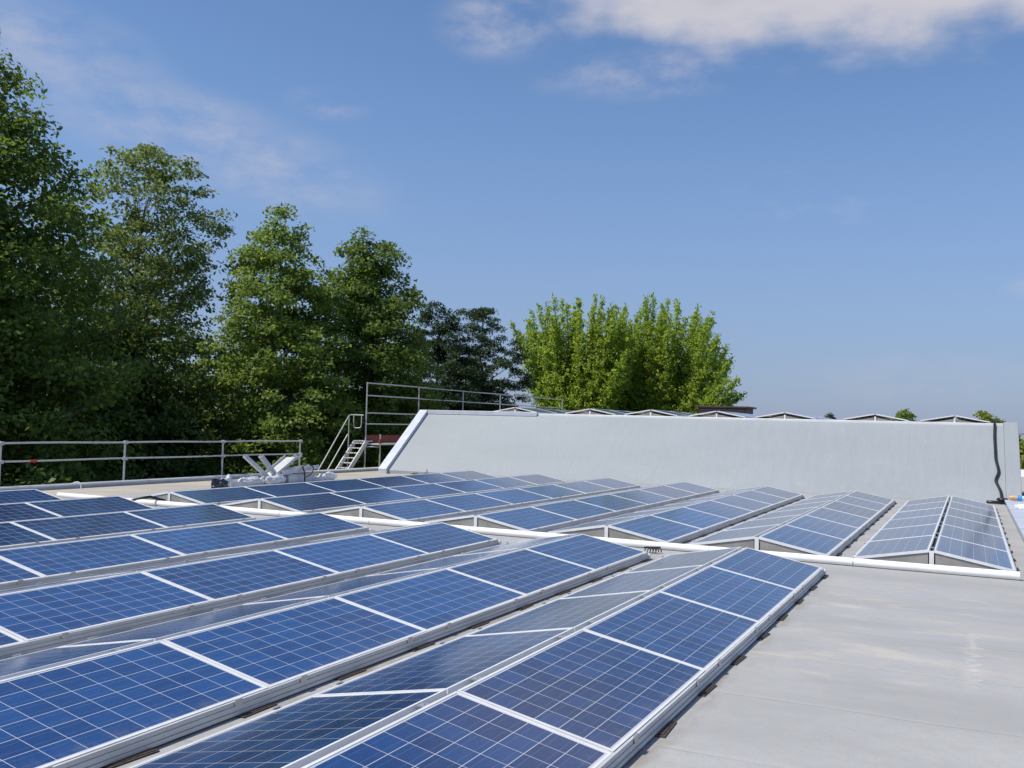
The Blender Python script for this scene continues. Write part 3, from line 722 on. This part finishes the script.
def leaves_mesh(name, pos, nrm, size, aspect, rng, mat, dirs=None):
    """one rhombic leaf blade, folded a little, at each position"""
    n = len(pos); 
    if dirs is None: d = rng.normal(size=(n, 3))
    else: d = dirs + rng.normal(size=(n, 3))*.35
    t = d - nrm*np.sum(d*nrm, 1)[:, None]; t /= np.linalg.norm(t, axis=1)[:, None]+1e-9
    bt = np.cross(nrm, t); L_ = size[:, None]; Wd = L_*aspect
    v = np.empty((n, 4, 3)); v[:, 0] = pos - t*L_*.5; v[:, 1] = pos + bt*Wd*.5 + nrm*Wd*.14 - t*L_*.06
    v[:, 2] = pos + t*L_*.5 - nrm*L_*.10; v[:, 3] = pos - bt*Wd*.5 + nrm*Wd*.14 - t*L_*.06
    me = bpy.data.meshes.new(name); me.vertices.add(n*4); me.vertices.foreach_set('co', v.reshape(-1).astype(np.float32))
    me.loops.add(n*4); me.loops.foreach_set('vertex_index', np.arange(n*4, dtype=np.int32))
    me.polygons.add(n); me.polygons.foreach_set('loop_start', np.arange(0, n*4, 4, dtype=np.int32)); me.polygons.foreach_set('loop_total', np.full(n, 4, dtype=np.int32))
    me.materials.append(mat); me.update(calc_edges=True); me.validate(); return me

def smooth_noise(rng, k=7):
    w = rng.normal(size=(k, 2))*np.array([1.6, 3.0]); p = rng.uniform(0, 6.28, k)
    return lambda a, h: sum(np.sin(w[i, 0].round()*a + w[i, 1]*h*2.2 + p[i]) for i in range(k))/k

def tree(name, label, x, y, ztop, prof, seed, nclump, per, leaf, mat, bk='grey', clump=(.75, .45), lobes=.30, flat=.5, trunk_r=.30, cat='tree', group=None, zbase=GZ, limbs=46, aspect=.62, inner=.30, droop=.15, up=.75, shell=.45, trunk_top=.86, lean=(0, 0), multi=None):
    """prof: list of (height fraction between crown bottom and top, radius); crown bottom z = prof[0] z"""
    rng = np.random.default_rng(seed); t = thing(name, label, cat, (x, y, zbase), group)
    zb = prof['z0']; H = ztop-zb; hs = np.array([p[0] for p in prof['r']]); rs = np.array([p[1] for p in prof['r']])
    nf = smooth_noise(rng)
    # clump centres: dart throwing weighted by radius
    c = []
    gh = np.linspace(0, 1, 200); wgt = np.interp(gh, hs, rs)**1.6+.02; wgt /= wgt.sum()
    h = rng.choice(gh, nclump, p=wgt)+rng.uniform(-.003, .003, nclump); a = rng.uniform(0, 2*np.pi, nclump)
    u = rng.uniform(0, 1, nclump)**shell
    rad = np.interp(h, hs, rs)*(1+lobes*1.7*nf(a, h))
    inn = rng.uniform(size=nclump) < inner; u[inn] = rng.uniform(0, .7, inn.sum())
    C_ = np.stack([np.cos(a)*rad*u + lean[0]*h, np.sin(a)*rad*u + lean[1]*h, zb+H*h - zbase - droop*rad*u*u], 1)
    sz = rng.uniform(clump[0]-clump[1]*.6, clump[0]+clump[1]*.6, nclump)
    # leaves
    cnt = np.maximum(6, (per*(sz/clump[0])**1.5*rng.uniform(.5, 1.3, nclump)).astype(int))
    idx = np.repeat(np.arange(nclump), cnt); n = len(idx)
    off = rng.normal(size=(n, 3)); off /= np.linalg.norm(off, axis=1)[:, None]; off *= (rng.uniform(0, 1, n)**.55)[:, None]
    outw = np.stack([np.cos(a), np.sin(a), np.zeros(nclump)], 1)
    P = C_[idx] + off*sz[idx][:, None]*np.array([1.0, 1.0, flat])
    P[:, 2] -= .22*np.sum(off[:, :2]**2, 1)*sz[idx]
    nr = rng.normal(size=(n, 3))*.62 + np.array([0, 0, up]) + outw[idx]*.35; nr /= np.linalg.norm(nr, axis=1)[:, None]
    me = leaves_mesh('crown', P, nr, leaf*rng.uniform(.65, 1.35, n), aspect, rng, mat)
    link('crown', me, t)
    # trunk and limbs
    m = MB(); zt = (ztop-zbase)*trunk_top; rr = random.Random(seed)
    bases = multi or [(0, 0, 0, 0)]
    for bx, by, tx, ty in bases:
        pts = [(bx, by, -.3)]
        for k in range(1, 10):
            f = k/9; pts.append((bx+(tx+lean[0])*f+rr.uniform(-.10, .10)*f*2, by+(ty+lean[1])*f+rr.uniform(-.10, .10)*f*2, zt*f))
        m.tube(pts, [trunk_r*(1.25 if k == 0 else 1-.93*(k/9)) for k in range(10)], 9)
    order = rng.permutation(nclump)[:limbs]
    for i in order:
        e = Vector(C_[i]); bx, by, tx, ty = bases[i % len(bases)]
        zs = max(e.z-max(1.0, .75*math.hypot(e.x, e.y)), .12*(zt)); zs = min(zs, zt*.93); f = zs/zt
        s = Vector((bx+(tx+lean[0])*f, by+(ty+lean[1])*f, zs)); mid = s.lerp(e, .5)+Vector((rr.uniform(-.2, .2), rr.uniform(-.2, .2), .25))
        r0 = max(.02, trunk_r*(1-.9*f)*.42); m.tube([s, s.lerp(mid, .5)+Vector((0, 0, .06)), mid, mid.lerp(e, .6), e], [r0, r0*.8, r0*.6, r0*.38, .012], 5, cap=False)
    m.build('trunk', BARK[bk], t)
    return t

LM = {
 'dark': leaf_material('dark_maple_leaf', (.042, .088, .020), (.130, .195, .042), .40, (.30, .42, .06)),
 'mid': leaf_material('maple_leaf', (.075, .138, .026), (.185, .260, .058), .44, (.42, .56, .09)),
 'airy': leaf_material('ash_leaf', (.078, .122, .040), (.165, .215, .078), .42, (.36, .46, .11)),
 'bright': leaf_material('bright_leaf', (.165, .260, .030), (.270, .365, .060), .52, (.66, .82, .12)),
 'pine': leaf_material('pine_needle', (.022, .046, .018), (.058, .098, .034), .16, (.12, .18, .05), .6),
 'shade': leaf_material('undergrowth_leaf', (.028, .060, .014), (.095, .150, .030), .32, (.20, .28, .05)),
 'yellow': leaf_material('yellow_green_leaf', (.12, .15, .02), (.21, .24, .04), .44, (.42, .48, .06)),
}
P = lambda z0, *r: {'z0': z0, 'r': list(r)}
# big dense tree on the left edge
tree('broadleaf_tree', 'tallest dense dark maple filling the left edge behind the guard rail', -28.8, 6.6, 14.5, P(-5.0, (0, 4.6), (.15, 6.2), (.4, 6.5), (.60, 5.9), (.78, 4.4), (.92, 2.4), (1, .6)), 21, 1450, 125, .195, LM['dark'], clump=(1.0, .5), limbs=60, trunk_r=.45, lobes=.14, shell=.40, inner=.34)
# airy tree behind it
tree('broadleaf_tree', 'tall airy pale tree with see-through crown between the two darker maples', -33.0, 18.3, 14.3, P(-1.5, (0, 2.4), (.25, 3.6), (.55, 4.4), (.78, 3.8), (.93, 2.4), (1, .8)), 27, 430, 90, .19, LM['airy'], clump=(.68, .4), limbs=130, inner=.15, trunk_r=.28, lobes=.26, droop=.0)
# darker lower tree between
tree('broadleaf_tree', 'lower dark rounded tree under the airy one behind the guard rail', -29.2, 14.9, 6.8, P(-5.5, (0, 3.0), (.3, 3.9), (.6, 3.6), (.85, 2.2), (1, .6)), 23, 560, 95, .22, LM['shade'], clump=(.8, .4), limbs=30)
# twin-topped maple
tree('broadleaf_tree', 'sunlit layered maple with the higher of the twin tops behind the stair', -26.7, 20.7, 11.2, P(-5.5, (0, 4.0), (.2, 4.8), (.45, 4.4), (.65, 3.5), (.82, 2.6), (.94, 1.5), (1, .4)), 28, 880, 115, .185, LM['mid'], clump=(.74, .35), flat=.45, limbs=110, trunk_r=.28, droop=.2, inner=.10, lobes=.12, shell=.42)
tree('broadleaf_tree', 'darker maple with the lower of the twin tops, right behind the scaffold stair', -24.8, 25.0, 11.0, P(-5.5, (0, 3.0), (.3, 3.4), (.6, 3.0), (.8, 2.5), (.93, 1.6), (1, .5)), 25, 820, 105, .185, LM['dark'], clump=(.74, .35), flat=.48, limbs=50, trunk_r=.26, lobes=.13)
# pines
def pine(x, y, ztop, seed, label, rmax, zb=-3):
    tree('pine_tree', label, x, y, ztop, P(zb, (0, rmax*.9), (.4, rmax), (.68, rmax*.8), (.86, rmax*.5), (.95, rmax*.28), (1, .1)), seed, 300, 170, .22, LM['pine'], bk='brown', clump=(.62, .32), flat=.42, aspect=.30, limbs=60, inner=.15, up=.5, droop=-.05, lobes=.32, trunk_r=.24, trunk_top=.96, group='pines beyond the scaffold')
pine(-28.0, 37.2, 9.6, 31, 'dark narrow pine just right of the twin topped maples', 2.9)
pine(-26.6, 40.4, 10.0, 32, 'dark ragged pine with the highest top beside the bright green tree', 3.4)
pine(-30.2, 44.5, 7.0, 33, 'low dark pine standing behind the other two pines', 2.8)

# bright vase-shaped trees with upright shoots
def vase(x, y, ztop, seed, label, n_shoot, spread, zfork, fan, rx):
    rng = np.random.default_rng(seed); rr = random.Random(seed)
    t = thing('broadleaf_tree', label, 'tree', (x, y, GZ)); m = MB(); Ps, Ds = [], []
    m.tube([(0, 0, -.3), (.05, 0, (zfork-GZ)*.5), (0, .05, zfork-GZ)], [.42, .32, .26], 10)
    for k in range(n_shoot):
        fx = -1+2*(k+.5)/n_shoot + rr.uniform(-.06, .06); fy = rr.uniform(-.75, .75)
        edge = abs(fx)
        top = Vector((fx*spread+fan*fx*.5, fy*spread*.7, (ztop-GZ)*(1-.05*rr.random()) - edge**2.6*rx - abs(fy)*.8 - (0 if k % 3 == 0 else rr.uniform(.7, 2.2))))
        s = Vector((fx*.25, fy*.2, zfork-GZ-.3+rr.uniform(0, .5)))
        mid = Vector((top.x*.62, top.y*.62, s.z+(top.z-s.z)*.42))
        pts = spline([s, s.lerp(mid, .5)+Vector((0, 0, -.1)), mid, mid.lerp(top, .55)+Vector((fx*.12, 0, .2)), top], 4)
        m.tube(pts, [.11*(1-.93*i/(len(pts)-1)) for i in range(len(pts))], 5, cap=False)
        # feathery side twigs that shorten towards the pointed tip
        L_ = len(pts); lead = k % 3 == 0
        for i in range(3, L_):
            p = pts[i]; f = i/(L_-1); d = (pts[min(i+1, L_-1)]-pts[i-1]).normalized()
            for q in range(10 if f < .8 else 9):
                sidev = Vector((rr.gauss(0, 1), rr.gauss(0, 1), rr.gauss(0, .5)))
                td = (d*rr.uniform(.5, 1.0)+sidev*.62+Vector((0, 0, .12))).normalized()
                tlen = (1.85*(1-f)**.8+.17)*rr.uniform(.5, 1.25)
                p0 = p + d*rr.uniform(-.3, .3)
                cn = max(4, int(15*tlen/1.0)); u = rng.uniform(.12, 1, cn)[:, None]
                Ps.append(np.array(p0)+np.array(td)*tlen*u + rng.normal(size=(cn, 3))*.10*np.array([1, 1, .8])+np.array([0, 0, -.10])*u*u*tlen)
                Ds.append(np.tile(np.array(td), (cn, 1)))
                if q < 2 and f < .9: m.tube([p0, p0+td*tlen*.8], [.016, .005], 4, cap=False)
    Pn = np.concatenate(Ps); Dn = np.concatenate(Ds); n = len(Pn)
    keep = Pn[:, 2] > (zfork-GZ-.3); Pn, Dn = Pn[keep], Dn[keep]; n = len(Pn)
    nr = rng.normal(size=(n, 3))+np.array([0, 0, .35]); nr /= np.linalg.norm(nr, axis=1)[:, None]
    link('crown', leaves_mesh('crown', Pn, nr, .23*rng.uniform(.6, 1.35, n), .5, rng, LM['bright'], Dn), t)
    m.build('trunk', BARK['grey'], t)
vase(-25.5, 54.0, 11.8, 41, 'bright green tree with upright shoots, narrower one beside the pines', 58, 4.2, 0.6, 1.7, 1.9)
vase(-20.3, 58.2, 12.3, 42, 'bright green spreading tree with upright shoots, wider one nearest the vent box', 82, 5.3, 0.2, 2.0, 5.6)

# small tree tops beyond the upper roof
tree('broadleaf_tree', 'distant rounded green tree top peeping over the upper roof panels', -5.3, 107, 4.45, P(-3, (0, 2.5), (.4, 3.6), (.75, 2.9), (.93, 1.6), (1, .5)), 51, 130, 70, .42, LM['mid'], clump=(.9, .4), limbs=15)
tree('broadleaf_tree', 'yellowish green tree top just above the right end of the slope', 2.7, 82.5, 4.05, P(-3, (0, 2.0), (.4, 2.7), (.75, 2.3), (.93, 1.2), (1, .3)), 52, 130, 70, .34, LM['yellow'], clump=(.75, .4), limbs=15)
tree('conifer_tree', 'tiny distant conifer tip over the upper roof left of the rounded tree', -17.5, 136, 4.9, P(-5, (0, 3.0), (.5, 1.7), (.85, .6), (1, .1)), 53, 110, 70, .45, LM['pine'], bk='brown', clump=(.7, .3), aspect=.3, limbs=15)
# trees on the right, beyond the neighbour
tree('broadleaf_tree', 'yellow green bushy tree behind the white building at the right edge', 6.3, 68, 1.6, P(-6, (0, 3.4), (.5, 4.2), (.8, 3.2), (1, .8)), 54, 180, 80, .38, LM['yellow'], clump=(.95, .4), limbs=15)
tree('broadleaf_tree', 'dark green tree farther behind the white building at the right edge', 5.8, 96, 2.0, P(-6, (0, 3.4), (.5, 4.6), (.8, 3.6), (1, .8)), 55, 160, 80, .45, LM['dark'], clump=(1.0, .4), limbs=15)
tree('broadleaf_tree', 'green tree in front of the white building beyond the right parapet', 6.3, 31, -.75, P(-5.5, (0, 2.6), (.5, 3.2), (.8, 2.6), (1, .9)), 56, 190, 80, .24, LM['mid'], clump=(.7, .3), limbs=15)

# undergrowth and wood mass behind the left row of trees: one countless mass
def wood():
    rng = np.random.default_rng(77); n = 1500
    x = rng.uniform(-46, -24.5, n); y = rng.uniform(-8, 62, n)
    back = np.clip((-27-x)/18, 0, 1)
    top = -1.6 + 8.6*back + 1.4*np.sin(x*.9+y*.35)
    z = GZ + (top-GZ)*rng.uniform(0.05, 1, n)**.7
    ok = ~((y > 48) & (x > -34)); x, y, z = x[ok], y[ok], z[ok]; n = len(x)
    s = rng.uniform(.8, 1.6, n); cnt = (75*s).astype(int); idx = np.repeat(np.arange(n), cnt); k = len(idx)
    off = rng.normal(size=(k, 3)); off /= np.linalg.norm(off, axis=1)[:, None]; off *= rng.uniform(0, 1, (k, 1))**.5
    Pn = np.stack([x, y, z], 1)[idx] + off*s[idx][:, None]*np.array([1, 1, .6])
    nr = rng.normal(size=(k, 3))*.6+np.array([.1, 0, .7]); nr /= np.linalg.norm(nr, axis=1)[:, None]
    o = link('woodland', leaves_mesh('woodland', Pn, nr, .34*rng.uniform(.6, 1.3, k), .6, rng, LM['shade']))
    kind(o, 'stuff'); tag(o, 'dark woodland undergrowth behind the guard rail under the trees', 'woodland')
wood()
bpy.context.view_layer.update()
